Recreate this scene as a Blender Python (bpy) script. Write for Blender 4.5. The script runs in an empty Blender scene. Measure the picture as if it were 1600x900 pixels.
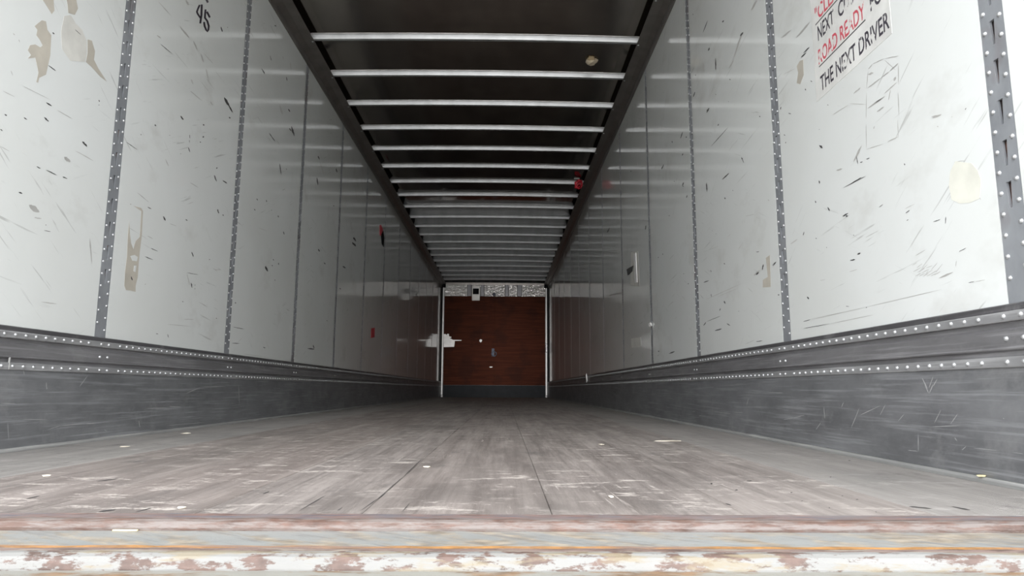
import bpy, bmesh, math, random
from mathutils import Vector, Matrix

# ------------------------------------------------------------------ camera
sc = bpy.context.scene
COL = sc.collection
F_PX, PITCH, YAW, ROLL = 1064.41, .1474, .0118, .0051
CAM = Vector((.2169, 0, .1941))
cp, sp, cy, sy = math.cos(PITCH), math.sin(PITCH), math.cos(YAW), math.sin(YAW)
FWD = Vector((sy*cp, cy*cp, sp)); RT0 = Vector((cy, -sy, 0)); UP0 = RT0.cross(FWD)
RT = RT0*math.cos(ROLL) + UP0*math.sin(ROLL); UP = UP0*math.cos(ROLL) - RT0*math.sin(ROLL)
cd = bpy.data.cameras.new('camera'); cam = bpy.data.objects.new('camera', cd); COL.objects.link(cam)
cd.sensor_width = 36; cd.lens = 36*F_PX/1600; cd.clip_start = .02; cd.clip_end = 300
m = Matrix((RT, UP, -FWD)).transposed().to_4x4(); m.translation = CAM
cam.matrix_world = m
sc.camera = cam

# ------------------------------------------------------------------ sky and exposure
sc.view_settings.view_transform = 'Standard'; sc.view_settings.look = 'None'
sc.view_settings.gamma = 1; sc.view_settings.use_curve_mapping = False
sc.view_settings.exposure = 2.32
world = bpy.data.worlds.new('overcast_sky'); sc.world = world; world.use_nodes = True
wn = world.node_tree.nodes['Background']
wn.inputs[0].default_value = (.955, .975, 1.0, 1); wn.inputs[1].default_value = 1.0

# low hazy sun behind the camera, shining in through the open doors
sd = bpy.data.lights.new('hazy_sun', 'SUN'); sun = bpy.data.objects.new('hazy_sun', sd); COL.objects.link(sun)
sd.energy = .42; sd.angle = math.radians(10); sd.color = (1, .98, .95)
sun.rotation_euler = Vector((.012, 1, -.03)).to_track_quat('-Z', 'Y').to_euler()

# ------------------------------------------------------------------ materials
def new_mat(name, rough=.5, metal=0, spec=.5):
    mt = bpy.data.materials.new(name); mt.use_nodes = True
    b = mt.node_tree.nodes['Principled BSDF']
    b.inputs['Roughness'].default_value = rough; b.inputs['Metallic'].default_value = metal
    b.inputs['Specular IOR Level'].default_value = spec
    return mt, mt.node_tree, b
def plain(name, col, rough=.5, metal=0, spec=.5):
    mt, nt, b = new_mat(name, rough, metal, spec)
    n = noise(nt, (9, 9, 9), 4)
    nt.links.new(mix(nt, ramp(nt, n, .3, .7), [c*.86 for c in col], [min(1, c*1.1) for c in col]), b.inputs['Base Color'])
    return mt
def pos(nt):
    for n in nt.nodes:
        if n.bl_idname == 'ShaderNodeNewGeometry': return n.outputs['Position']
    return nt.nodes.new('ShaderNodeNewGeometry').outputs['Position']
def noise(nt, scale, detail=4, rough=.55, rot=(0, 0, 0), off=(0, 0, 0), dist=0):
    mp = nt.nodes.new('ShaderNodeMapping'); nz = nt.nodes.new('ShaderNodeTexNoise')
    # rotate first, then stretch
    mp.vector_type = 'POINT'; mp.inputs['Rotation'].default_value = rot; mp.inputs['Location'].default_value = off
    sm = nt.nodes.new('ShaderNodeVectorMath'); sm.operation = 'MULTIPLY'; sm.inputs[1].default_value = scale
    nt.links.new(pos(nt), mp.inputs['Vector']); nt.links.new(mp.outputs[0], sm.inputs[0]); nt.links.new(sm.outputs[0], nz.inputs['Vector'])
    nz.inputs['Scale'].default_value = 1; nz.inputs['Detail'].default_value = detail; nz.inputs['Roughness'].default_value = rough
    nz.inputs['Distortion'].default_value = dist
    return nz.outputs['Fac']
def ramp(nt, src, a, b):
    r = nt.nodes.new('ShaderNodeMapRange'); r.clamp = True
    nt.links.new(src, r.inputs['Value'])
    lo, hi, x, y = (a, b, 0, 1) if a < b else (b, a, 1, 0)
    for i, v in zip((1, 2, 3, 4), (lo, hi, x, y)): r.inputs[i].default_value = v
    return r.outputs[0]
def mul(nt, a, b, op='MULTIPLY'):
    n = nt.nodes.new('ShaderNodeMath'); n.operation = op
    for i, v in ((0, a), (1, b)):
        if isinstance(v, (int, float)): n.inputs[i].default_value = v
        else: nt.links.new(v, n.inputs[i])
    return n.outputs[0]
def mix(nt, fac, a, b):
    n = nt.nodes.new('ShaderNodeMix'); n.data_type = 'RGBA'
    if isinstance(fac, (int, float)): n.inputs['Factor'].default_value = fac
    else: nt.links.new(fac, n.inputs['Factor'])
    for k, v in ((6, a), (7, b)):
        if isinstance(v, (tuple, list)): n.inputs[k].default_value = (*v[:3], 1)
        else: nt.links.new(v, n.inputs[k])
    return n.outputs[2]
def bump(nt, b, h, strength, dist=.002):
    n = nt.nodes.new('ShaderNodeBump'); n.inputs['Strength'].default_value = strength; n.inputs['Distance'].default_value = dist
    nt.links.new(h, n.inputs['Height']); nt.links.new(n.outputs[0], b.inputs['Normal'])
def base(nt, b, c): nt.links.new(c, b.inputs['Base Color'])

M = {}
# white glossy wall panel with faint grime and hair scratches
mt, nt, b = new_mat('white_panel', .085, 0, .6); M['panel'] = mt
c = mix(nt, ramp(nt, noise(nt, (1.3, 1.3, 1.3), 5), .35, .75), (.76, .78, .765), (.70, .715, .69))
g = mul(nt, ramp(nt, noise(nt, (2.2, 2.2, 3.2), 5, .65, off=(3, 7, 1)), .57, .72), .38)
c = mix(nt, g, c, (.50, .49, .455))
for rx, off, s, f in ((.6, 3, 1, .42), (-.45, 11, 1, .42), (.1, 23, .8, .45)):
    st = ramp(nt, noise(nt, (1, 5*s, 95*s), 3, .5, (rx, 0, 0), (off, off, off)), .67, .73)
    pm = ramp(nt, noise(nt, (1.5, 1.5, 1.5), 2, .5, (0, 0, 0), (off*2, 0, off)), .50, .62)
    c = mix(nt, mul(nt, mul(nt, st, pm), f), c, (.27, .265, .25))
base(nt, b, c)
bump(nt, b, noise(nt, (2.5, 2.5, 2.5), 2), .07, .004)
# brown plywood behind the posts' slots
mt, nt, b = new_mat('slot_backing', .7); M['backing'] = mt
c = mix(nt, ramp(nt, noise(nt, (1, 2.3, 9), 2), .45, .6), (.05, .04, .04), (.40, .20, .14))
base(nt, b, mix(nt, ramp(nt, noise(nt, (1, 3.3, 7), 2, off=(5, 5, 5)), .58, .62), c, (.25, .25, .24)))
# galvanised posts
mt, nt, b = new_mat('galvanised_post', .4, .25); M['post'] = mt
c = mix(nt, ramp(nt, noise(nt, (12, 12, 6), 5), .3, .7), (.262, .275, .292), (.36, .374, .395))
c = mix(nt, mul(nt, ramp(nt, noise(nt, (5, 5, 3), 4, off=(9, 1, 2)), .6, .72), .6), c, (.16, .10, .09))
base(nt, b, c); bump(nt, b, noise(nt, (60, 60, 20), 3), .1, .001)
M['rivet'] = plain('bright_rivet', (.58, .59, .60), .3, .65)
# scuff plates: dark rubbed metal
def scuff_mat(name, lo, hi, rough=.38):
    mt, nt, b = new_mat(name, rough, .35)
    c = mix(nt, ramp(nt, noise(nt, (4, 2.5, 8), 6, .65), .32, .7), lo, hi)
    st = ramp(nt, noise(nt, (1, 3, 110), 4, .6), .52, .75)
    c = mix(nt, mul(nt, st, .5), c, [v*1.9 for v in hi])
    w = mul(nt, ramp(nt, noise(nt, (6, 5, 7), 6, .7, (.5, 0, 0), (4, 4, 4)), .56, .75), .55)
    c = mix(nt, w, c, (.36, .36, .36)); base(nt, b, c)
    bump(nt, b, noise(nt, (5, 2, 70), 4), .12, .002)
    return mt
M['kick'] = scuff_mat('rubbed_kick_plate', (.15, .153, .16), (.27, .275, .285))
M['band'] = scuff_mat('grey_scuff_band', (.17, .167, .172), (.27, .266, .274))
M['strip'] = scuff_mat('grey_rivet_strip', (.28, .28, .285), (.40, .40, .405))
M['cap'] = scuff_mat('dark_scuff_cap', (.085, .082, .086), (.13, .127, .132))
M['lip'] = scuff_mat('pale_floor_lip', (.30, .30, .295), (.40, .40, .385), .6)
# worn wooden deck
def deck_mat(name, lo, hi, pale):
    mt, nt, b = new_mat(name, .5, 0, .5)
    oi = nt.nodes.new('ShaderNodeObjectInfo')
    c = mix(nt, ramp(nt, noise(nt, (16, 1.3, 1), 8, .72), .36, .64), lo, hi)
    c = mix(nt, mul(nt, ramp(nt, noise(nt, (70, 1.6, 1), 4, .6), .5, .72), .45), c, [v*.55 for v in lo])
    c = mix(nt, mul(nt, oi.outputs['Random'], .3), c, (.20, .155, .135))
    c = mix(nt, ramp(nt, noise(nt, (1.6, .8, 1), 4, .6, off=(2, 8, 0)), .53, .72), c, [v*.66 for v in lo])
    # scraped pale marks across and along the boards
    s1 = mul(nt, ramp(nt, noise(nt, (9, 17, 1), 9, .78, (0, 0, .12), (1, 2, 0)), .535, .615), ramp(nt, noise(nt, (1.7, 2.6, 1), 4, .6, off=(6, 3, 0)), .40, .56))
    c = mix(nt, mul(nt, s1, .62), c, pale)
    s2 = mul(nt, ramp(nt, noise(nt, (60, 3.5, 1), 5, .7, (0, 0, -.05), (7, 7, 0)), .60, .70), ramp(nt, noise(nt, (2, 1.2, 1), 3, off=(1, 9, 0)), .5, .6))
    c = mix(nt, mul(nt, s2, .6), c, pale)
    d = mul(nt, ramp(nt, noise(nt, (7, 4, 1), 7, .72, off=(4, 4, 4)), .58, .70), .7)
    c = mix(nt, d, c, (.10, .092, .088))
    sp_ = ramp(nt, noise(nt, (42, 30, 1), 3, .5, off=(8, 8, 8)), .74, .78)
    c = mix(nt, mul(nt, sp_, .8), c, (.5, .47, .43))
    base(nt, b, c)
    r = nt.nodes.new('ShaderNodeMapRange'); nt.links.new(noise(nt, (5, 3, 1), 5), r.inputs[0]); r.inputs[3].default_value = .38; r.inputs[4].default_value = .68
    nt.links.new(r.outputs[0], b.inputs['Roughness'])
    bump(nt, b, noise(nt, (75, 6, 1), 8, .75), .6, .004)
    return mt
M['deck'] = deck_mat('worn_deck_board', (.165, .143, .131), (.35, .312, .288), (.70, .64, .585))
M['deckside'] = deck_mat('smooth_grey_deck_board', (.29, .28, .265), (.38, .365, .345), (.50, .47, .45))
# roof and bows
mt, nt, b = new_mat('roof_sheet', .11, 1.0); M['roof'] = mt
base(nt, b, mix(nt, ramp(nt, noise(nt, (2, 1, 1), 4), .3, .7), (.17, .155, .142), (.23, .21, .19)))
bump(nt, b, noise(nt, (1.2, 2.2, 1), 3), .12, .006)
M['bow'] = plain('galvanised_bow', (.56, .57, .58), .4, .7)
M['rail'] = plain('dark_top_rail', (.20, .183, .168), .38, .5)
# front bulkhead
mt, nt, b = new_mat('red_plywood', .7, 0, .08); M['ply'] = mt
c = mix(nt, ramp(nt, noise(nt, (1.6, 1, 26), 5, .62), .32, .7), (.036, .0098, .0048), (.072, .0185, .0085))
c = mix(nt, mul(nt, ramp(nt, noise(nt, (2.4, 1, 2.4), 3), .5, .62), .5), c, (.022, .0085, .006))
base(nt, b, c)
M['fkick'] = plain('bulkhead_kick_plate', (.016, .0175, .02), .7, 0, .15)
M['white_trim'] = plain('white_corner_trim', (.93, .91, .90), .4)
M['header'] = plain('cream_header', (.88, .82, .78), .45)
mt, nt, b = new_mat('crinkled_foil', .25, .6); M['foil'] = mt
base(nt, b, mix(nt, ramp(nt, noise(nt, (20, 1, 30), 4), .35, .7), (.62, .60, .58), (.92, .91, .90)))
bump(nt, b, noise(nt, (14, 1, 22), 4, .6, dist=1.2), 1, .03)
M['hat'] = plain('grey_hat_post', (.20, .20, .21), .5, .4)
M['black'] = plain('black_plastic', (.008, .008, .009), .8, 0, .08)
M['offwhite'] = plain('offwhite_plastic', (.80, .78, .75), .45)
M['steel'] = plain('dull_blue_steel', (.10, .11, .145), .6, .1, .2)
# rear sill
def rusty(name, paint, rust, lo, hi, sc3=(5, 40, 30), rough=.55, dark=None, rot=(0, 0, 0)):
    mt, nt, b = new_mat(name, rough)
    c = mix(nt, ramp(nt, noise(nt, (3, 14, 9), 5), .3, .7), paint, [v*.82 for v in paint])
    k = ramp(nt, noise(nt, sc3, 7, .7, rot), lo, hi)
    r = mix(nt, ramp(nt, noise(nt, (30, 60, 60), 5), .35, .65), rust, [v*.5 for v in rust])
    c = mix(nt, k, c, r)
    if dark: c = mix(nt, mul(nt, ramp(nt, noise(nt, (9, 60, 50), 5, .65, rot, (3, 3, 3)), .53, .62), .75), c, dark)
    base(nt, b, c); bump(nt, b, noise(nt, (25, 60, 60), 6, .7), .45, .003)
    return mt
M['threshold'] = rusty('worn_rusty_threshold', (.19, .165, .165), (.25, .155, .13), .42, .60, (10, 50, 60), .45, (.10, .105, .13))
M['nose'] = rusty('rusty_nose', (.175, .148, .136), (.135, .078, .06), .44, .60, (16, 70, 110), .5, (.10, .055, .04))
M['flange'] = rusty('scabby_rusty_flange', (.21, .15, .13), (.13, .085, .07), .46, .6, (18, 60, 60), .6, (.30, .27, .22))
M['sill'] = rusty('chipped_sill_paint', (.255, .26, .25), (.35, .30, .235), .45, .57, (9, 22, 20), .5, (.165, .162, .157), (0, 0, .55))
M['rust'] = rusty('orange_rust_seam', (.17, .12, .10), (.36, .18, .055), .44, .56, (2.3, 30, 10), .7)
M['bumper'] = rusty('flaking_white_bumper', (.228, .226, .216), (.135, .088, .072), .505, .56, (22, 45, 60), .5, (.21, .175, .115))
M['ledge'] = rusty('tan_lower_ledge', (.235, .23, .205), (.22, .14, .08), .52, .62, (9, 30, 20), .6)
M['frame'] = plain('grey_rear_frame', (.42, .43, .44), .5, .2)
M['asphalt'] = plain('yard_concrete', (.32, .315, .30), .9)
M['skin'] = plain('outer_skin', (.7, .71, .72), .4)
# marks and labels
M['mark'] = plain('black_scuff', (.065, .065, .065), .6)
M['smear'] = plain('grey_smear', (.43, .425, .405), .45)
M['scratch'] = plain('pale_scratch', (.42, .42, .42), .45)
M['crack'] = plain('dark_gouge', (.05, .045, .045), .8)
M['peel'] = plain('peeled_beige', (.50, .465, .40), .7)
M['peel2'] = plain('thin_beige_residue', (.67, .66, .615), .5)
M['cream'] = plain('cream_patch', (.735, .73, .65), .6)
M['ink'] = plain('marker_ink', (.035, .028, .04), .5)
def worn_ink(name, col):
    mt, nt, b = new_mat(name, .4)
    w = ramp(nt, noise(nt, (30, 30, 22), 5, .65), .56, .60)
    base(nt, b, mix(nt, w, col, (.70, .69, .66))); return mt
M['txt_black'] = worn_ink('worn_black_print', (.06, .055, .07))
M['txt_red'] = worn_ink('worn_red_print', (.62, .10, .13))
M['signback'] = plain('clear_sign_film', (.735, .735, .705), .3)
M['red'] = plain('red_tape', (.62, .03, .05), .45)
M['foam'] = plain('beige_foam', (.62, .53, .39), .85)
M['foamdark'] = plain('brown_foam_face', (.42, .32, .19), .85)
M['chip'] = plain('pale_wood_chip', (.72, .66, .56), .8)
M['yellowchip'] = plain('yellow_chip', (.72, .62, .36), .8)

# ------------------------------------------------------------------ mesh helpers
def link(name, me, parent=None, mat=None, **props):
    o = bpy.data.objects.new(name, me); COL.objects.link(o)
    if me is not None and mat is not None and not me.materials: me.materials.append(mat)
    if parent is not None: o.parent = parent
    for k, v in props.items(): o[k] = v
    return o
def mesh(name, v, f, smooth=False, fix=True):
    me = bpy.data.meshes.new(name); me.from_pydata([tuple(p) for p in v], [], f); me.update()
    if fix:
        bm = bmesh.new(); bm.from_mesh(me); bmesh.ops.recalc_face_normals(bm, faces=bm.faces); bm.to_mesh(me); bm.free()
    if smooth:
        for p in me.polygons: p.use_smooth = True
    return me
BF = [(0, 1, 3, 2), (4, 6, 7, 5), (0, 4, 5, 1), (2, 3, 7, 6), (0, 2, 6, 4), (1, 5, 7, 3)]
def box(name, x0, x1, y0, y1, z0, z1, bev=0, jit=0):
    v = [(x, y, z) for x in (x0, x1) for y in (y0, y1) for z in (z0, z1)]
    me = mesh(name, v, BF)
    if bev:
        bm = bmesh.new(); bm.from_mesh(me); bmesh.ops.bevel(bm, geom=bm.edges[:], offset=bev, segments=1, affect='EDGES'); bm.to_mesh(me); bm.free()
    return me
def extrude_y(name, prof, y0, y1, sgn, thick=None):
    """profile of (inset from wall plane, z), closed polygon, run along the trailer; sgn = -1 left, +1 right"""
    n = len(prof)
    v = [(sgn*(HW-i), y, z) for y in (y0, y1) for i, z in prof]
    f = [(k, (k+1) % n, n+(k+1) % n, n+k) for k in range(n)] + [tuple(range(n)), tuple(range(2*n-1, n-1, -1))]
    return mesh(name, v, f)
def extrude_x(name, prof, x0, x1, segs=1, jit=0, seed=1):
    """closed profile of (y, z) run across the trailer"""
    rnd = random.Random(seed); n = len(prof); v = []
    for s in range(segs+1):
        x = x0+(x1-x0)*s/segs
        dy, dz = rnd.uniform(-jit, jit), rnd.uniform(-jit, jit)*.6
        v += [(x, y+dy, z+dz) for y, z in prof]
    f = [(s*n+k, s*n+(k+1) % n, (s+1)*n+(k+1) % n, (s+1)*n+k) for s in range(segs) for k in range(n)]
    f += [tuple(range(n)), tuple(range(len(v)-1, len(v)-n-1, -1))]
    return mesh(name, v, f)
def join_meshes(name, items):
    v, f = [], []
    for vs, fs in items:
        o = len(v); v += vs; f += [tuple(i+o for i in q) for q in fs]
    return mesh(name, v, f, fix=False)
def dome(r, hgt, segs=8):
    """rivet head: dome pointing to +x"""
    v = []
    for rr, hh in ((1, 0), (.86, .55), (.5, .9)):
        v += [(hgt*hh, r*rr*math.cos(2*math.pi*k/segs), r*rr*math.sin(2*math.pi*k/segs)) for k in range(segs)]
    v.append((hgt, 0, 0)); f = []
    for q in range(2):
        f += [(q*segs+k, q*segs+(k+1) % segs, (q+1)*segs+(k+1) % segs, (q+1)*segs+k) for k in range(segs)]
    f += [(2*segs+k, 2*segs+(k+1) % segs, 3*segs) for k in range(segs)]
    return v, f
def unproject(px, py, axis, val):
    d = FWD*F_PX + RT*(px-800) - UP*(py-450)
    return CAM + d*((val-CAM[axis])/d[axis])

# ------------------------------------------------------------------ dimensions
HW = 1.2825          # half inner width, panel face to panel face
Y0, YF = 1.10, 16.2  # rear end of the deck, front bulkhead
SP, YP = 1.1685, 1.3797
POSTS = [YP+SP*k for k in range(13)]
ZR, ZT = 2.727, 2.612   # roof sheet, underside of top rail
STR = dict(kind='structure')

# ------------------------------------------------------------------ ground outside
link('ground', box('ground', -40, 40, -60, 40, -1.45, -1.25), None, M['asphalt'], label='pale concrete yard under the trailer', **STR)

# ------------------------------------------------------------------ floor of deck boards
floor = link('floor', box('floor', -1.30, 1.30, Y0, YF+.02, -.08, -.022), None, M['cap'], label='worn grey wooden deck running to the front bulkhead', **STR)

ED = [-HW+.034, -.86, -.53, -.262, -.004, .295, .60, .905, HW-.034]
for k in range(8):
    g = .0005
    link('deck_board', box('deck_board', ED[k]+g, ED[k+1]-g, Y0, YF, -.022, 0, .0012), floor, M['deckside'] if k in (0, 7) else M['deck'])

# ------------------------------------------------------------------ walls
walls = {}
PITCHZ = .0458; SLOTP = 2*PITCHZ
def post_mesh(z0=.365, z1=ZT+.03, slots=True):
    v, f = [], []
    def quad(a, b, c_, d):
        o = len(v); v.extend([a, b, c_, d]); f.append((o, o+1, o+2, o+3))
    W_, D = .0345, .006
    def flat(u0, u1, za, zb): quad((0, u0, za), (0, u1, za), (0, u1, zb), (0, u0, zb))
    za = .56; flat(-W_, W_, z0, za)
    while za+SLOTP < z1:
        zb = za+SLOTP; s0, s1 = za+.018, za+.074; bw, tw = .0035, .0075
        flat(-W_, W_, za, s0); flat(-W_, W_, s1, zb)
        quad((0, -W_, s0), (0, -bw, s0), (0, -tw, s1), (0, -W_, s1))
        quad((0, bw, s0), (0, W_, s0), (0, W_, s1), (0, tw, s1))
        P = [(-bw, s0), (bw, s0), (tw, s1), (-tw, s1)]
        for i in range(4):
            a, b_ = P[i], P[(i+1) % 4]
            quad((0, *a), (0, *b_), (-D, *b_), (-D, *a))
        za = zb
    flat(-W_, W_, za, z1)
    for u in (-W_, W_): quad((0, u, z0), (0, u, z1), (-D, u, z1), (-D, u, z0))
    return mesh('slotted_post', v, f, fix=False)
POSTM = post_mesh(); POSTM.materials.append(M['post'])
def rivet_spots(z0, z1):
    out = []
    z = .405
    while z < z1:
        if z >= z0: out += [(.0235, z)]
        if z+PITCHZ/2+.003 >= z0 and z+PITCHZ/2 < z1: out += [(-.0235, z+PITCHZ/2+.003)]
        z += PITCHZ
    return out
def rivet_join(name, spots, r=.0052, hgt=.0028):
    dv, df = dome(r, hgt)
    me = join_meshes(name, [([(x, y+u, z+zz) for x, y, zz in dv], df) for u, z in spots])
    for p in me.polygons: p.use_smooth = True
    me.materials.append(M['rivet']); return me
RJ_NEAR = rivet_join('post_rivets_near', rivet_spots(.38, 2.58), .0052, .0042)
RJ_ALL = rivet_join('post_rivets', rivet_spots(.38, 2.58)); RJ_TOP = rivet_join('post_rivets_upper', rivet_spots(1.08, 2.58))
dv, df = dome(.0056, .0048, 10)
RIVET = mesh('rivet', dv, df, True, False); RIVET.materials.append(M['rivet'])

PANELS = [(Y0-.05, POSTS[0])] + [(POSTS[k], POSTS[k+1]) for k in range(12)] + [(POSTS[-1], YF)]
for side, sgn in (('left', -1), ('right', 1)):
    w = link('wall_'+side, box('wall_'+side, min(sgn*(HW+.009), sgn*(HW+.04)), max(sgn*(HW+.009), sgn*(HW+.04)), Y0-.05, YF+.1, -.1, 2.80), None, M['backing'],
             label='%s side wall of white glossy panels between slotted grey posts' % side, **STR)
    walls[side] = w
    link('outer_skin', box('outer_skin', min(sgn*(HW+.041), sgn*(HW+.046)), max(sgn*(HW+.041), sgn*(HW+.046)), Y0-.05, YF+.1, -.3, 2.85), w, M['skin'])
    for a, b_ in PANELS:
        ya = a+(.0355 if a > Y0 else 0); yb = b_-(.0355 if b_ < YF-.1 else 0)
        link('wall_panel', box('wall_panel', min(sgn*HW, sgn*(HW+.009)), max(sgn*HW, sgn*(HW+.009)), ya, yb, .30, ZT+.03), w, M['panel'])
    for k, y in enumerate(POSTS):
        p = link('slotted_post', POSTM, w); p.location = (sgn*(HW+.0003), y, 0); p.rotation_euler.z = math.pi if sgn > 0 else 0
        near = sgn > 0 and k == 0
        r = link('rivets', RJ_TOP if near else RJ_NEAR if k < 3 else RJ_ALL, p, kind='stuff')
        if near:
            for u, z in rivet_spots(.38, 1.08):
                rv = link('rivet', RIVET, p); rv.location = (0, u, z)

# ------------------------------------------------------------------ scuff rails along the foot of the walls
def strip_spots():
    out = []
    for k in range(-1, 13):
        y = YP+SP*k
        out += [y-.024, y+.024] + [y+.10+.0461*i for i in range(22)]
    return [y for y in out if Y0+.02 < y < YF-.1]
SPOTS = strip_spots()
for side, sgn in (('left', -1), ('right', 1)):
    bb = link('baseboard_'+side, None, label='dark scuffed metal kick rail with rivet rows along the %s wall' % side, **STR)
    ya, yb = Y0-.05, YF-.001
    prt = lambda nm, prof, mat: link(nm, extrude_y(nm, prof, ya, yb, sgn), bb, M[mat])
    prt('floor_lip', [(0, -.02), (.031, -.02), (.031, .006), (.027, .011), (0, .011)], 'lip')
    prt('kick_plate', [(0, .0115), (.019, .0115), (.019, .2435), (0, .2435)], 'kick')
    prt('rivet_strip', [(0, .2437), (.0225, .2437), (.0235, .2455), (.0235, .264), (.021, .266), (0, .266)], 'strip')
    prt('channel_band', [(0, .2662), (.013, .2662), (.013, .2775), (.0225, .2805), (.0235, .283), (.0205, .286), (.0205, .321), (.012, .327), (.012, .3385), (0, .3385)], 'band')
    prt('rivet_strip', [(0, .3387), (.021, .3387), (.022, .341), (.022, .3575), (.019, .3595), (0, .3595)], 'strip')
    prt('top_cap', [(0, .3597), (.0125, .3597), (.0125, .3735), (.009, .376), (0, .376)], 'cap')
    lim = 2.55 if sgn > 0 else 2.75
    far = []
    for ins, z, ys in ((.0235, .2548, SPOTS), (.022, .3495, SPOTS), (.0205, .303, [y+d for y in POSTS for d in (-.024, .024)])):
        for y in ys:
            if y < lim and y > (1.3 if sgn > 0 else 1.95):
                rv = link('rivet', RIVET, bb); rv.location = (sgn*(HW-ins), y, z); rv.rotation_euler.z = math.pi if sgn > 0 else 0
            else: far.append((ins, y, z))
    dv, df = dome(.0055, .0045, 6)
    me = join_meshes('rivets', [([(sgn*(HW-ins-x), y+yy, z+zz) for x, yy, zz in dv], df) for ins, y, z in far])
    for p in me.polygons: p.use_smooth = True
    link('rivets', me, bb, M['rivet'], kind='stuff')
# rounded end of one kick-rail section on the left
link('section_joint', box('section_joint', -HW+.019, -HW+.0245, 2.062, 2.069, .244, .282, .002), bpy.data.objects['baseboard_left'], M['lip'])

# ------------------------------------------------------------------ roof
def roof_z(x): return ZR + .014*(1-(x/1.28)**2)
xs = [-1.30+2.6*k/12 for k in range(13)]
v = [(x, y, roof_z(x)+t) for t in (0, .02) for y in (Y0-.1, YF+.1) for x in xs]
f = [(k, k+1, 13+k+1, 13+k) for k in range(12)] + [(26+k, 39+k, 39+k+1, 26+k+1) for k in range(12)] + [(k, 26+k, 27+k, k+1) for k in range(12)] + [(13+k, 14+k, 40+k, 39+k) for k in range(12)] + [(0, 13, 39, 26), (12, 38, 51, 25)]
ceil_ = link('ceiling', mesh('ceiling', v, f, True), None, M['roof'], label='dark mirror-like metal roof sheet carried on thin bows', **STR)
def bow_mesh():
    prof = [(-.021, .0), (.018, 0), (.018, -.041), (-.004, -.041), (-.0065, -.0385), (-.017, -.0095), (-.021, -.008)]
    xs = [-1.19+2.38*k/16 for k in range(17)]; n = len(prof)
    v = [(x, y, roof_z(x)+z) for x in xs for y, z in prof]
    f = [(s*n+k, s*n+(k+1) % n, (s+1)*n+(k+1) % n, (s+1)*n+k) for s in range(16) for k in range(n)] + [tuple(range(n)), tuple(range(len(v)-1, len(v)-n-1, -1))]
    return mesh('roof_bow', v, f)
BOW = bow_mesh(); BOW.materials.append(M['bow'])
for k in range(-5, 20):
    o = link('roof_bow', BOW, ceil_); o.location.y = 4.629+.5767*k
for i, (side, sgn) in enumerate((('left', -1), ('right', 1))):
    prof = [(-.03, ZT), (.010, ZT), (.012, ZT+.003), (.012, ZT+.040), (.050, ZT+.064), (.111, ZT+.070), (.111, ZT+.076), (.05, ZT+.08), (.0, ZT+.13), (-.03, ZT+.13)]
    tr = link('trim_%d' % (i+1), extrude_y('top_rail', prof, Y0-.05, YF, sgn), None, M['rail'], label='dark metal top rail where the %s wall meets the roof' % side, **STR)
    dv, df = dome(.008, .006, 6)
    for k in range(-5, 20):   # bolt under each bow end
        o = link('bolt', mesh('bolt', [(sgn*(HW-.098)+yy, 4.629+.5767*k+.016+zz, ZT+.0695-x) for x, yy, zz in dv], df, True, False), tr, M['bow'])

# ------------------------------------------------------------------ front bulkhead
fw = link('wall_front', box('wall_front', -HW-.03, HW+.03, YF+.03, YF+.08, -.1, 2.80), None, M['cap'], label='front bulkhead of red-brown plywood at the far end', **STR)
XE = HW-.075
for x0, x1 in ((-XE, -.0113), (-.0110, XE)):
    link('plywood_sheet', box('plywood_sheet', x0, x1, YF+.005, YF+.03, .282, 2.394, .002), fw, M['ply'])
link('kick_plate', box('kick_plate', -XE, XE, YF-.004, YF+.03, .0, .280), fw, M['fkick'])
link('foil_panel', box('foil_panel', -XE, -.30, YF+.012, YF+.03, 2.396, 2.668), fw, M['foil'])
link('foil_panel', box('foil_panel', -.30, XE, YF+.012, YF+.03, 2.396, 2.668), fw, M['foil'])
def fx(px): return unproject(px, 455, 1, YF)[0]
for a, b_ in ((730, 737), (750.5, 757), (788.7, 795), (808, 815.5)):
    x0, x1 = fx(a), fx(b_)
    d = .022; wv = [(x0, YF+.012, 2.396), (x0+.015, YF-d, 2.396), (x1-.015, YF-d, 2.396), (x1, YF+.012, 2.396)]
    link('hat_post', mesh('hat_post', wv+[(x, y, 2.668) for x, y, z in wv], [(0, 1, 5, 4), (1, 2, 6, 5), (2, 3, 7, 6), (0, 3, 2, 1), (4, 5, 6, 7), (3, 0, 4, 7)]), fw, M['hat'])
link('header_rail', extrude_x('header_rail', [(YF+.03, 2.668), (YF-.03, 2.668), (YF-.035, 2.69), (YF-.05, 2.694), (YF-.05, 2.72), (YF+.03, 2.72)], -XE, XE), fw, M['header'])
for sgn in (-1, 1):
    x0, x1 = sorted((sgn*(HW-.034), sgn*(HW-.066)))
    if sgn < 0: segs = ((.06, 2.60),)
    else: segs = ((.06, 1.06), (1.27, 2.60))
    for za, zb in segs: link('corner_strip', box('corner_strip', x0, x1, YF-.022, YF+.03, za, zb, .003), fw, M['white_trim'])
    link('corner_post', box('corner_post', min(sgn*(HW-.033), sgn*HW), max(sgn*(HW-.033), sgn*HW), YF+.004, YF+.03, 0, 2.70), fw, M['black'])
    link('corner_bracket', box('corner_bracket', min(sgn*(HW-.10), sgn*HW), max(sgn*(HW-.10), sgn*HW), YF-.05, YF+.01, 2.60, 2.70, .004), fw, M['black'])
link('strip_clamp', box('strip_clamp', HW-.07, HW-.03, YF-.03, YF+.02, 1.065, 1.265, .004), fw, M['cap'])
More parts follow.
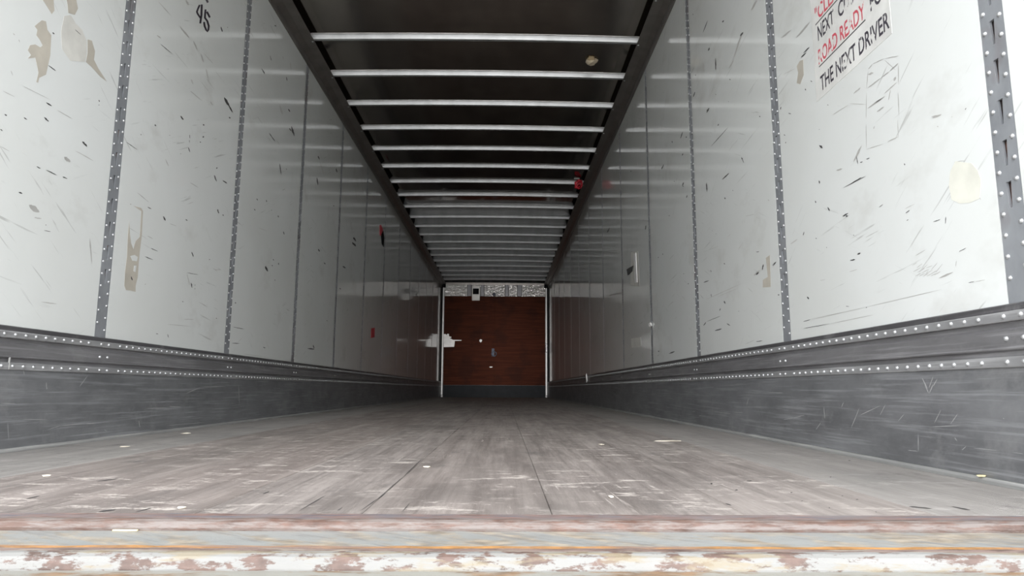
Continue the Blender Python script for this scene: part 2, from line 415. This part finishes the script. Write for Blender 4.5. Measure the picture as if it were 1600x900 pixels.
# foil studs: dots of the panel fixings
for px, py in ((704, 461), (714, 461.5), (722, 461), (765, 461), (778, 461)):
    q = unproject(px, py, 1, YF+.01); dv, df = dome(.012, .006, 6)
    link('stud', mesh('stud', [(q.x+yy, YF+.012-x, q.z+zz) for x, yy, zz in dv], df, True, False), fw, M['hat'])

# ------------------------------------------------------------------ rear sill and door frame
sill = link('trim_3', None, label='rusty chipped rear sill across the open trailer end', **STR)
XW = 1.33
def part(nm, prof, mat, segs=70, jit=.0006, seed=1): return link(nm, extrude_x(nm, prof, -XW, XW, segs, jit, seed), sill, M[mat])
part('threshold_plate', [(1.12, -.03), (1.100, .0012), (1.064, .0012), (1.064, -.03)], 'threshold', seed=2)
part('threshold_nose', [(1.0635, -.03), (1.0635, .0016), (1.056, .0010), (1.050, -.0015), (1.0465, -.0055), (1.0450, -.0095), (1.0460, -.03)], 'nose', 90, .0008, 3)
part('sill_plate', [(1.046, -.03), (1.046, -.0142), (1.042, -.013), (.945, -.013), (.945, -.03)], 'sill', seed=4)
part('rust_seam', [(.9448, -.03), (.9448, -.0126), (.941, -.0115), (.9362, -.0128), (.9362, -.03)], 'rust', 90, .0009, 5)
part('rusty_flange', [(.936, -.03), (.936, -.0132), (.926, -.0126), (.917, -.0130), (.917, -.03)], 'flange', 90, .0009, 8)
part('bumper_lip', [(.9168, -.05), (.9168, -.0130), (.911, -.0112), (.903, -.0118), (.896, -.0150), (.891, -.0205), (.889, -.0280), (.889, -.05)], 'bumper', 90, .0008, 6)
part('lower_ledge', [(.8888, -.08), (.8888, -.0300), (.70, -.033), (.69, -.04), (.69, -.35), (.72, -.35), (.72, -.08)], 'ledge', seed=7)
rf = link('trim_4', None, label='grey steel frame around the open rear doorway', **STR)
for sgn in (-1, 1):
    link('jamb', box('jamb', min(sgn*(HW+.002), sgn*1.40), max(sgn*(HW+.002), sgn*1.40), .93, Y0-.051, -.012, 2.86, .004), rf, M['frame'])
link('header', box('header', -1.40, 1.40, .93, Y0-.101, 2.64, 2.86, .004), rf, M['frame'])

# ------------------------------------------------------------------ marks on walls, kick plates and deck
RND = random.Random(5)
def marks(name, parent, axis, val, off, data, mat, grow=1.0, push=0):
    """each mark: jagged sliver between two points of the surface"""
    v, f = [], []
    for (ox, oy, s), L in data:
        for x1, y1, x2, y2, wd in L:
            ax, ay, bx, by, hw = ox+x1/s, oy+y1/s, ox+x2/s, oy+y2/s, max(.55, wd/s*.5*grow)
            dx, dy = bx-ax, by-ay; l = math.hypot(dx, dy)
            if l < 1.2*hw: ax -= hw*.5; ay -= hw*.6; bx += hw*.5; by += hw*.6; dx, dy = bx-ax, by-ay; l = math.hypot(dx, dy)
            nx, ny = -dy/l*hw, dx/l*hw; pts = []
            n = 4 if l < 8 else 7
            for i in range(n+1):
                t = i/n; k = (math.sin(math.pi*min(1, max(0, t)))**.5)*RND.uniform(.55, 1.1)
                pts.append((ax+dx*t+nx*k, ay+dy*t+ny*k))
            for i in range(n-1, 0, -1):
                t = i/n; k = (math.sin(math.pi*t)**.5)*RND.uniform(.4, 1.1)
                pts.append((ax+dx*t-nx*k, ay+dy*t-ny*k))
            o = len(v); v += [unproject(*p, axis, val)+off for p in pts]
            for i in range(1, len(pts)-1): f.append((o, o+i, o+i+1))
    if v: return link(name, mesh(name, v, f, fix=False), parent, M[mat], kind='stuff')
C1, C2, C3, C4 = (0, 0, 3), (0, 300, 3), (1200, 0, 3), (1200, 300, 3)
C5, C6, C7, C8, C9 = (380, 280, 2.647), (400, 0, 3), (800, 0, 3), (1080, 260, 3.2125), (860, 280, 2.647)
LD = [(C1, [(20,535,32,542,8),(110,550,128,562,7),(205,548,228,570,9),(245,152,255,160,8),(350,137,380,165,4),(225,305,262,333,6),(215,480,243,497,8),(0,605,12,614,6),(385,662,408,688,12),(170,780,190,790,6),(215,796,268,822,6),(292,828,316,838,6),(462,468,466,478,8),(463,490,464,494,6),(750,205,812,257,4),(1035,125,1042,150,8),(1066,127,1067,130,6),(1050,455,1075,500,16),(1070,490,1090,528,10),(1075,550,1077,553,10),(845,543,860,562,9),(725,583,732,592,10),(950,582,958,588,10),(950,638,955,645,10),(938,665,940,667,7),(888,630,890,650,4),(887,655,888,670,4),(882,690,890,714,6),(660,630,661,632,6),(590,665,645,703,4),(1014,785,1018,790,12),(1003,820,1015,852,8),(1042,845,1065,860,8),(845,720,848,722,6)]),
      (C2, [(85,0,105,8,10),(205,180,238,186,4),(213,153,216,156,7),(690,70,710,80,6),(765,113,775,135,9),(868,128,880,135,6),(705,263,740,278,5),(677,302,718,318,5),(1018,80,1026,102,10),(1044,105,1047,112,7),(898,280,906,305,8),(980,315,983,318,7),(873,378,930,388,4),(895,425,900,450,9),(912,435,914,438,6),(912,452,914,455,6),(1013,590,1016,594,7),(785,665,790,685,5),(730,663,742,666,6),(1100,518,1106,522,8),(1090,632,1145,643,4),(1085,708,1125,710,4),(855,513,857,515,6),(614,395,620,415,9)]),
      (C5, [(55,80,60,88,5),(95,85,97,95,5),(45,123,50,130,6),(116,127,118,130,4),(143,150,147,158,7),(165,215,170,230,5),(90,360,102,382,12),(123,330,126,336,5),(118,355,121,360,6),(145,345,147,355,5),(130,415,132,420,4),(305,0,309,25,5),(310,288,317,300,9),(335,345,340,352,8),(373,108,375,112,6),(455,240,467,258,10),(450,260,467,278,10),(410,360,424,368,8),(398,450,404,455,6),(345,583,348,587,5),(265,700,295,703,8),(288,685,294,700,6),(82,694,92,699,6),(570,222,576,275,9)]),
      (C6, [(25,320,42,348,8),(65,260,72,285,4),(86,118,95,124,6),(142,360,146,380,6),(60,622,90,665,6),(165,590,180,640,11),(155,600,165,615,8),(110,765,118,820,6),(140,790,145,795,5),(150,510,160,525,7),(290,730,298,750,8),(375,787,380,810,8),(285,830,290,868,6)])]
LG = [(C1, [(265,515,340,558,5),(300,735,330,760,22),(350,705,440,755,6),(60,155,70,165,7),(88,185,92,200,6),(50,330,60,355,5),(10,425,70,455,4),(740,5,805,78,6),(840,120,888,180,12),(905,190,925,235,10),(940,250,955,295,10),(955,250,1000,300,5),(890,425,950,475,6),(985,475,998,495,10),(735,165,755,180,8),(790,634,800,634,6),(775,745,790,780,6),(890,855,930,880,5),(870,0,885,25,14),(965,320,980,390,8),(895,370,905,395,8),(100,400,240,470,3),(0,685,45,710,4)]),
      (C2, [(135,60,185,95,34),(160,120,195,125,10),(420,215,430,340,9),(190,515,270,525,7),(640,0,700,50,5),(795,148,828,160,5),(610,55,615,60,8),(690,205,718,220,5),(1000,363,1035,365,4),(860,597,910,597,6),(780,620,900,630,4),(680,430,682,434,8),(875,380,890,440,6)]),
      (C5, [(450,190,455,235,3),(0,722,110,738,4),(412,45,418,55,7),(60,200,100,215,4)]), (C6, [(160,290,165,330,9),(5,545,30,580,3),(110,490,125,540,12),(125,262,130,280,6),(300,760,320,820,10)])]
RD = [(C3, [(240,680,258,695,14),(95,530,110,535,6),(175,415,178,425,7),(200,378,208,384,6),(62,500,58,515,6),(85,665,82,672,5),(75,630,82,636,6),(350,882,460,825,4),(385,865,440,830,6),(432,762,445,758,5),(460,747,478,740,5),(415,730,422,770,5),(640,765,642,775,8),(925,515,930,505,5),(240,845,243,862,7),(280,490,283,495,5),(240,605,242,608,5),(165,250,195,220,8),(155,270,180,245,9)]),
      (C4, [(223,40,225,52,8),(280,70,290,90,7),(350,115,378,98,8),(365,115,375,110,10),(520,72,540,58,4),(385,322,410,315,8),(418,292,435,285,12),(185,490,192,503,10),(460,540,464,543,8),(165,608,200,598,4),(165,640,290,618,4),(940,425,970,420,4),(895,280,930,262,4),(775,140,810,128,4),(832,150,835,115,5),(645,100,665,85,5),(650,135,660,128,4),(165,205,170,185,6),(225,215,228,220,6),(275,258,276,262,5),(400,200,405,204,5),(50,480,52,485,8),(20,345,40,325,3),(365,535,382,537,5)]),
      (C7, [(895,155,918,95,5),(985,105,995,95,8),(848,65,850,70,6),(920,240,926,222,8),(955,270,955,330,7),(1020,370,1025,375,7),(915,520,920,515,14),(912,530,925,505,8),(850,455,858,430,8),(930,690,1015,595,3),(970,580,965,590,6),(955,440,957,445,5),(1015,475,1016,478,5),(1160,548,1164,544,9),(1075,735,1088,765,5),(1078,742,1080,746,9),(985,842,1018,812,6),(790,650,800,618,7),(815,645,820,640,9),(750,660,752,670,6),(700,795,712,770,7),(798,730,802,718,6),(800,870,804,875,7),(760,848,762,852,6),(912,855,914,895,6),(1085,150,1070,170,10),(555,800,560,805,6),(860,350,862,355,6)]),
      (C8, [(155,68,192,32,5),(75,85,80,130,5),(168,155,172,165,8),(208,118,211,123,5),(105,322,106,325,4),(124,337,126,340,5),(325,430,342,428,5),(165,485,170,492,7),(98,520,102,530,5),(62,583,90,573,6),(100,640,102,655,5),(165,675,172,690,9),(142,725,148,712,6),(62,800,75,780,7),(75,780,150,750,3),(118,825,155,815,8),(178,788,198,800,6),(238,725,240,728,5),(325,880,360,875,6),(436,643,440,647,8),(412,500,428,478,4),(325,545,340,530,10),(357,522,363,490,8)]),
      (C9, [(235,222,245,200,8),(392,210,396,190,7),(445,325,448,322,6),(463,312,466,308,6),(490,150,493,152,6),(562,78,567,65,6),(545,28,552,12,7),(570,430,572,435,6),(550,390,553,392,4),(490,722,515,712,7),(446,710,450,714,8)])]
RG = [(C3, [(70,350,130,320,3),(400,440,435,410,8),(300,540,380,490,3),(380,485,460,490,3),(770,555,815,535,13),(765,548,800,540,8),(795,590,798,596,8),(860,550,865,545,4),(130,180,200,100,14),(60,180,110,140,10),(320,800,350,790,10),(400,760,440,680,14),
      (470,325,490,300,5),(490,300,545,275,5),(545,275,615,262,6),(470,330,462,420,4),(462,430,460,560,3),(460,580,462,700,3),(460,700,540,675,5),(560,665,612,640,6),(612,300,612,400,5),(610,430,614,540,4),(608,560,612,650,4),(465,415,530,365,8),(530,365,570,335,8),(570,335,612,295,9),(465,510,545,455,11),(545,440,605,385,8),(500,485,550,450,6),(545,280,600,330,5),(575,420,565,470,6),(470,350,495,340,14),(510,525,545,500,10),(590,380,600,360,14),(495,605,500,590,6)]),
      (C4, [(200,598,460,540,3),(460,540,820,455,4),(290,618,500,575,3),(970,420,1020,412,2),(640,80,690,55,4),(105,245,140,220,7),(455,215,520,180,4),(245,415,270,410,4),(380,375,420,362,4),(800,405,870,375,13),(690,300,740,270,4),(880,350,884,320,3)]+[(675+22*i,345+7*(i % 3)+4*i,700+24*i,330+5*(i % 4),3) for i in range(6)]+[(680+20*i,375+3*i,720+18*i,352+4*i,3) for i in range(6)]+[(690+18*i,395,720+18*i,380,3) for i in range(5)]+[(905,45,985,10,5),(985,10,1000,40,4),(850,-60,870,-110,4),(870,-140,930,-148,3),(960,-120,1000,-60,4)]),
      (C7, [(895,290,900,340,12),(585,750,590,775,5),(1080,150,1040,270,10),(1120,50,1150,0,14),(1015,325,1040,280,8),(725,130,727,135,5),(640,350,700,300,3)]),
      (C8, [(235,420,262,378,4),(70,670,260,585,5),(60,430,140,400,3),(180,355,200,340,3),(385,165,392,175,8),(270,250,320,240,3),(130,655,240,610,4),(315,548,345,520,12)]),
      (C9, [(430,35,470,60,4),(385,690,392,712,9),(375,640,415,625,5),(240,480,300,470,10)])]
EL, ER = Vector((.0006, 0, 0)), Vector((-.0006, 0, 0))
marks('scuff_marks', walls['left'], 0, -HW, EL, LD, 'mark', .85)
marks('grey_smears', walls['left'], 0, -HW, EL*.6, LG, 'smear', .8)
marks('scuff_marks', walls['right'], 0, HW, ER, RD, 'mark', .85)
marks('grey_smears', walls['right'], 0, HW, ER*.6, RG, 'smear', .8)
KL = [((0, 600, 3), [(220,215,285,195,5),(285,195,400,185,3),(400,185,450,185,3),(780,195,960,180,5),(680,115,790,112,4),(790,105,850,108,5),(870,45,940,15,5),(940,15,1060,10,6),(1118,0,1122,98,4),(650,170,655,205,6),(488,213,500,222,4),(100,165,225,168,4),(0,90,75,92,4),(35,180,40,262,3),(215,0,220,25,6)]),
      ((0, 490, 6), [(432,640,436,715,14),(825,575,740,690,5),(215,525,228,580,8)])]
KR = [((1200, 600, 3), [(70,168,120,158,4),(120,158,175,145,4),(262,105,268,165,3),(345,110,355,85,5),(390,208,430,110,5),(430,147,530,100,4),(525,148,552,95,5),(705,230,706,318,5),(655,310,706,316,3),(780,185,812,120,5),(610,175,640,140,4),(855,190,890,140,6),(910,310,930,292,5),(875,250,888,268,4),(1145,320,1200,328,5),(960,300,1080,312,3),(225,215,250,178,5),(765,200,910,195,3),(735,0,755,45,8),(775,0,757,45,8),(1105,158,1107,165,9),(340,210,342,213,5),(0,40,75,42,3)]),
      ((800, 600, 3), [(1040,133,1085,133,6),(940,128,1030,140,3),(845,130,860,128,3),(640,88,690,92,4),(875,150,890,148,3),(1100,100,1110,65,4)]), ((1400, 460, 6), [(245,780,300,890,16),(350,770,310,880,12),(390,790,345,870,10)])]
marks('scratches', bpy.data.objects['baseboard_left'], 0, -HW+.019, EL, KL, 'scratch', .6)
marks('scratches', bpy.data.objects['baseboard_right'], 0, HW-.019, ER, KR, 'scratch', .6)
DK = [((400, 600, 3), [(195,600,330,520,4),(485,598,575,535,4),(575,535,690,435,4),(690,435,780,350,3),(685,600,720,560,4),(570,540,610,510,7),(380,595,405,580,4),(30,518,65,503,4)]),
      ((0, 600, 3), [(460,600,545,588,9),(635,600,720,580,4),(450,458,560,443,3),(120,540,190,525,3)]),
      ((800, 600, 3), [(930,468,940,468,8),(1045,498,1060,498,6),(1100,455,1125,455,4),(1000,560,1030,570,4)]),
      ((1200, 600, 3), [(105,510,115,510,5),(155,550,165,548,4),(345,525,352,526,4),(410,542,425,542,4),(285,578,290,584,5),(503,600,510,602,4),(375,360,388,360,4),(290,437,298,436,4),(660,575,770,585,7),(860,575,950,592,6)])]
marks('gouges', floor, 2, .0001, Vector((0, 0, .0005)), DK, 'crack', .8)
def poly(name, parent, axis, val, off, pts, mat, **kw):
    v = [unproject(*p, axis, val)+off for p in pts]
    me = bpy.data.meshes.new(name); bm = bmesh.new()
    fa = bm.faces.new([bm.verts.new(p) for p in v])
    r = bmesh.ops.extrude_face_region(bm, geom=[fa])
    for q in r['geom']:
        if isinstance(q, bmesh.types.BMVert): q.co -= off*.8
    bmesh.ops.triangulate(bm, faces=bm.faces[:]); bmesh.ops.recalc_face_normals(bm, faces=bm.faces[:]); bm.to_mesh(me); bm.free()
    return link(name, me, parent, M[mat], **kw)
def sc_(pts, ox, oy, s): return [(ox+x/s, oy+y/s) for x, y in pts]
PE = [([(162,122),(195,95),(215,100),(222,140),(240,165),(235,260),(215,350),(183,365),(178,388),(170,385),(180,340),(165,270),(130,274),(145,258),(130,235),(140,212),(165,208),(188,222),(200,213),(185,185),(170,165),(175,140)], 0, 0, 3, 'peel'),
      ([(310,-8),(355,-10),(365,40),(350,70),(320,60),(316,20)], 0, 0, 3, 'peel'), ([(195,-8),(250,-8),(255,50),(242,66),(220,30)], 0, 0, 3, 'peel'),
      ([(410,185),(430,190),(445,240),(440,280),(460,320),(500,382),(470,360),(430,315),(402,290),(410,250)], 0, 0, 3, 'peel'),
      ([(300,75),(330,70),(355,110),(385,140),(405,190),(405,250),(398,290),(330,285),(290,230),(285,150)], 0, 0, 3, 'peel2'),
      ([(605,140),(609,200),(614,240),(625,268),(635,230),(655,210),(662,90),(640,75),(625,65),(662,75),(670,90),(664,205),(656,270),(650,330),(645,400),(635,440),(635,468),(610,462),(590,460),(582,440),(585,380),(595,300),(599,200)], 0, 300, 3, 'peel')]
for pts, ox, oy, s, mt_ in PE: poly('peeled_patch', walls['left'], 0, -HW, EL*.9, sc_(pts, ox, oy, s), mt_)
for pts in ([(610,300),(630,295),(645,305),(640,325),(620,322)], [(628,345),(638,345),(634,375),(625,372)]): poly('paint_island', walls['left'], 0, -HW, EL*1.8, sc_(pts, 0, 300, 3), 'panel')
PR = [([(150,285),(165,280),(168,350),(152,395),(135,390),(142,340),(135,310)], 1200, 0, 3, 'peel'),
      ([(375,460),(395,445),(400,605),(360,608),(360,570),(385,555)], 1080, 260, 3.2125, 'peel'),
      ([(1493,252),(1518,255),(1528,266),(1533,282),(1531,310),(1515,317),(1500,318),(1487,312),(1483,290),(1485,268)], 0, 0, 1, 'cream')]
for pts, ox, oy, s, mt_ in PR: poly('peeled_patch', walls['right'], 0, HW, ER*.9, sc_(pts, ox, oy, s), mt_)

# ------------------------------------------------------------------ printed notice on the right wall
X_S = HW-.0012
sign = link('wall_notice', None, label='worn notice in red and black capitals on the right wall', category='notice')
a = unproject(1277, 150, 0, HW); e = unproject(1392, 48, 0, HW)
za = min(a.z, e.z)-.01
link('clear_film', box('clear_film', HW-.0008, HW-.0001, e.y-.005, a.y+.006, za, za+.43), sign, M['signback'])
def text_mesh(s):
    cu = bpy.data.curves.new('t', 'FONT'); cu.body = s; cu.size = 1; cu.offset = .014; cu.resolution_u = 3
    o = bpy.data.objects.new('t', cu); COL.objects.link(o); bpy.context.view_layer.update()
    me = bpy.data.meshes.new_from_object(o.evaluated_get(bpy.context.evaluated_depsgraph_get()))
    bpy.data.objects.remove(o); return me
def lettering(s, y_left, y_right, z_base, cap, mat, underline=False):
    me = text_mesh(s); xs = [p.co.x for p in me.vertices]; ys = [p.co.y for p in me.vertices]
    x0, x1, h0, h1 = min(xs), max(xs), 0, max(ys)
    for p in me.vertices:
        t = (p.co.x-x0)/(x1-x0)
        p.co = Vector((X_S, y_left+(y_right-y_left)*t, z_base+cap*p.co.y/h1))
    me.update(); o = link('lettering', me, sign, M[mat])
    if underline: link('underline', box('underline', X_S, X_S+.0004, min(y_left, y_right), max(y_left, y_right), z_base-.0105, z_base-.0065), sign, M['mark'])
    return o
def on_r(px, py): return unproject(px, py, 0, HW)
def yat(px): return on_r(px, 100).y
# ------------------------------------------------------------------ text lines (heights measured on the wall plane)
b4 = on_r(1283, 139); b4e = on_r(1391, 47); capt = on_r(1281, 120).z-b4.z
L4 = (b4.z+b4e.z)/2; CAP = .052
b3 = on_r(1280, 101); b2 = on_r(1279, 64); b1 = on_r(1280, 29)
lettering('THE NEXT DRIVER', b4.y, b4e.y, L4, CAP, 'txt_black')
lettering('ROAD READY', b3.y, on_r(1353, 36).y, b3.z, CAP, 'txt_red', True)
lettering('FOR', on_r(1361, 20).y, on_r(1391, 0).y, b3.z, CAP, 'txt_black')
lettering('NEXT', b2.y, on_r(1304, 40).y, b2.z, CAP, 'txt_black')
lettering('CUSTOMER', on_r(1311, 30).y, e.y, b2.z, CAP, 'txt_black')
lettering('"CLEAN', on_r(1274, 29).y, on_r(1322, 0).y, b1.z, CAP, 'txt_red', True)
# handwritten number on the left wall
num = link('handwritten_number', None, label='handwritten black 45 at the top of the second left panel', category='writing')
def stroke(pts, wpx, parent, ox, oy, s):
    pts = [Vector((ox+x/s, oy+y/s)) for x, y in pts]; v, f = [], []
    for i, p in enumerate(pts):
        d = (pts[min(i+1, len(pts)-1)]-pts[max(i-1, 0)]).normalized(); n = Vector((-d.y, d.x))*wpx*.5
        v += [unproject(*(p+n), 0, -HW)+EL, unproject(*(p-n), 0, -HW)+EL]
    f = [(2*i, 2*i+1, 2*i+3, 2*i+2) for i in range(len(pts)-1)]
    link('stroke', mesh('stroke', v, f, fix=False), parent, M['ink'])
Z9 = (280, 0, 15)
stroke([(480,115),(440,200),(412,275),(430,325),(495,420)], 2.8, num, *Z9); stroke([(525,105),(520,350),(490,550)], 3.1, num, *Z9)
stroke([(615,220),(605,330),(600,420),(655,490),(690,610),(680,700),(660,735),(630,700),(595,620),(580,515)], 3.0, num, *Z9); stroke([(645,275),(715,410)], 3.1, num, *Z9)
stroke([(600,-80),(640,0),(670,60)], 3.2, num, *Z9)

# ------------------------------------------------------------------ small things
def tag(o, label, cat, group=None):
    o['label'] = label; o['category'] = cat
    if group: o['group'] = group
    return o
def lump(name, c, size, seed, mat, parent=None, sub=2, amt=.25):
    bm = bmesh.new(); bmesh.ops.create_icosphere(bm, subdivisions=sub, radius=1); r = random.Random(seed)
    for q in bm.verts:
        k = 1+r.uniform(-amt, amt)
        q.co = Vector((q.co.x*size[0]*k+c[0], q.co.y*size[1]*k+c[1], q.co.z*size[2]*k+c[2]))
    me = bpy.data.meshes.new(name); bm.to_mesh(me); bm.free()
    return link(name, me, parent, M[mat])
# beige lump hanging on the roof
q = unproject(925, 96, 2, 2.71)
o = link('foam_lump', None); tag(o, 'beige torn foam lump stuck to the dark roof between two bows', 'foam'); o.location = (q.x, q.y, ZR)
lump('foam_body', (0, 0, -.016), (.043, .05, .026), 3, 'foam', o)
lump('torn_face', (-.012, -.035, -.012), (.03, .02, .018), 8, 'foamdark', o)
# red strap tangle at the right rail
q = unproject(904, 287, 2, 2.66)
o = link('red_strap_tangle', None); tag(o, 'dark red strap tangle hanging beside the right top rail', 'strap'); o.location = q
def tube(name, pts, r, parent, mat, segs=6):
    v, f = [], []
    for i, p in enumerate(pts):
        d = (Vector(pts[min(i+1, len(pts)-1)])-Vector(pts[max(i-1, 0)])).normalized()
        a = d.orthogonal().normalized(); b_ = d.cross(a)
        v += [Vector(p)+a*r*math.cos(2*math.pi*k/segs)+b_*r*math.sin(2*math.pi*k/segs) for k in range(segs)]
    f = [(i*segs+k, i*segs+(k+1) % segs, (i+1)*segs+(k+1) % segs, (i+1)*segs+k) for i in range(len(pts)-1) for k in range(segs)]
    f += [tuple(range(segs)), tuple(range(len(v)-1, len(v)-segs-1, -1))]
    return link(name, mesh(name, v, f, True), parent, M[mat])
for k in range(5):
    ph = k*1.1
    tube('strap_loop', [(.045*math.cos(t*.55+ph), .03*math.sin(t*.7+ph), .05*math.sin(t*.55+ph*1.7)-.01) for t in range(12)], .008, o, 'red')
link('white_clip', box('white_clip', -.055, .012, -.006, .006, .055, .07, .002), o, M['offwhite'])
# electronic box on the bulkhead
q = unproject(743.5, 470, 1, YF)
o = link('sensor_box', None); tag(o, 'small white box with a black window above the plywood bulkhead', 'sensor'); o.location = (q.x, YF-.03, q.z)
link('housing', box('housing', -.095, .095, -.03, .034, 0, .36, .012), o, M['offwhite'])
link('dark_window', box('dark_window', -.072, .072, -.038, -.029, .15, .29, .004), o, M['black'])
# dome lamp
q = unproject(772, 460, 1, YF)
o = link('round_fitting', None); tag(o, 'round grey fitting on the foil strip at centre of the bulkhead', 'fitting'); o.location = (q.x, YF+.012, q.z)
dv, df = dome(.045, .03, 12); link('round_cap', mesh('round_cap', [(y, -x, z) for x, y, z in dv], df, True), o, M['hat'])
dv, df = dome(.028, .012, 10); link('centre_boss', mesh('centre_boss', [(y, -x-.028, z) for x, y, z in dv], df, True), o, M['steel'])
# jagged white sheet in the left corner of the bulkhead
o = poly('jagged_white_sheet', None, 1, YF+.004, Vector((0, -.006, 0)), sc_([(400,165),(428,165),(430,178),(445,160),(462,165),(462,190),(490,198),(488,208),(470,212),(490,222),(510,232),(608,234),(608,243),(530,246),(528,270),(522,315),(400,318)], 640, 500, 7.5), 'white_trim')
tag(o, 'jagged torn white sheet in the left corner of the plywood bulkhead', 'torn sheet')
# hook plate and scraps on plywood
q = unproject(771.5, 551, 1, YF)
o = link('ring_hook', None); tag(o, 'bluish steel ring hook low on the plywood bulkhead', 'hook'); o.location = (q.x, YF+.005, q.z)
link('hook_plate', box('hook_plate', -.05, .015, -.008, 0, -.09, .10, .004), o, M['steel'])
tube('ring', [(.005+.055*math.cos(t*math.pi/8), -.018, -.03+.055*math.sin(t*math.pi/8)) for t in range(17)], .012, o, 'steel')
for (px, py), lab, sz in (((751, 532.5), 'small square cream scrap on the plywood above the ring hook', (.035, .035)), ((767, 573.5), 'tiny pale splinter on the plywood below the ring hook', (.04, .015))):
    q = unproject(px, py, 1, YF); o = lump('pale_scrap', (0, 0, 0), (sz[0], .006, sz[1]), int(px), 'white_trim', None, 1); o.location = (q.x, YF+.002, q.z); tag(o, lab, 'scrap')
# labels and tape on side walls
o = link('red_tape_flag', None); tag(o, 'red tape flag high on the left wall with a dark curled tail', 'tape')
poly('red_face', o, 0, -HW, EL*5, [(593, 352), (595, 351), (598, 358), (597.5, 369), (593.5, 368)], 'red')
poly('dark_tail', o, 0, -HW, EL*7, [(595.5, 366), (598.5, 360), (600, 372), (599, 386), (596.5, 380)], 'black')
o = poly('red_sticker', None, 0, -HW, EL*2, [(580, 513), (585.5, 512), (585, 527), (579.5, 528)], 'red'); tag(o, 'small red sticker low on the left wall', 'sticker')
o = link('torn_label', None); tag(o, 'torn white label with a dark flap on the right wall', 'label')
poly('white_strip', o, 0, HW, ER*6, [(990.5, 396), (994, 395), (996, 441), (992.5, 442)], 'white_trim')
poly('dark_flap', o, 0, HW, ER*12, [(980, 421), (990, 415), (988.5, 424), (982, 430), (981, 425)], 'mark')
poly('residue', o, 0, HW, ER*1.2, [(986, 394), (997, 392), (1000, 448), (985, 446)], 'peel2')
o = poly('wall_sticker', None, 0, HW, ER*1.5, [(986, 529), (1001, 527), (1002, 541), (987, 543)], 'peel2'); tag(o, 'faint grey sticker low on the right wall below the torn label', 'sticker')
q = on_r(1018, 507.5); o = lump('tape_scrap', (0, 0, 0), (.012, .05, .022), 11, 'white_trim', None, 1); o.location = (HW-.008, q.y, q.z); tag(o, 'white tape scrap on the fourth right wall post', 'tape')
q = on_r(920.3, 591); o = lump('hanging_tag', (0, 0, 0), (.012, .04, .06), 12, 'white_trim', None, 1); o.location = (HW-.031, q.y, q.z); tag(o, 'small white tag hanging on the right kick rail far inside', 'tag')
# debris on the deck
for px, py, lx, ly, rot, mat, lab in (
        (291, 677.5, .022, .012, .5, 'chip', 'curled white wood chip near the left kick rail'),
        (195, 698.7, .016, .006, .1, 'chip', 'flat pale chip on the left deck board'),
        (72.5, 744.5, .010, .005, 0, 'chip', 'small white crumb at the left edge of the deck'),
        (667, 730.5, .010, .011, .7, 'chip', 'bright white crumb beside the long deck crack'),
        (955, 777.5, .006, .007, 0, 'chip', 'tiny white crumb near the rear edge right of centre'),
        (940, 695.5, .012, .012, 0, 'chip', 'round white crumb right of centre further along the deck'),
        (1045, 689.5, .055, .018, .05, 'chip', 'long pale splinter flat on the right half of the deck'),
        (283, 795, .007, .006, 0, 'chip', 'small pale crumb near the rear edge on the left'),
        (1494, 745, .011, .009, .3, 'yellowchip', 'yellowish crumb on the lip of the right kick rail')):
    rail = mat == 'yellowchip'
    q = unproject(px, py, 2, .011 if rail else 0)
    o = lump('wood_chip', (0, 0, 0), (lx, ly, .0025), int(px), mat, None, 1, .3); o.rotation_euler.z = rot
    o.location = (q.x, q.y, .0135 if rail else .002); tag(o, lab, 'wood chip', None if rail else 'debris on the deck')
    if rail: o.location.x = HW-.026
q = unproject(196, 828.5, 2, -.012)
o = link('wood_sliver', box('wood_sliver', -.018, .018, -.002, .002, -.001, .0012, .0005), None, M['yellowchip']); o.location = (q.x, 1.0395, -.012); tag(o, 'pale straight wood sliver lying against the rusty threshold', 'wood sliver')
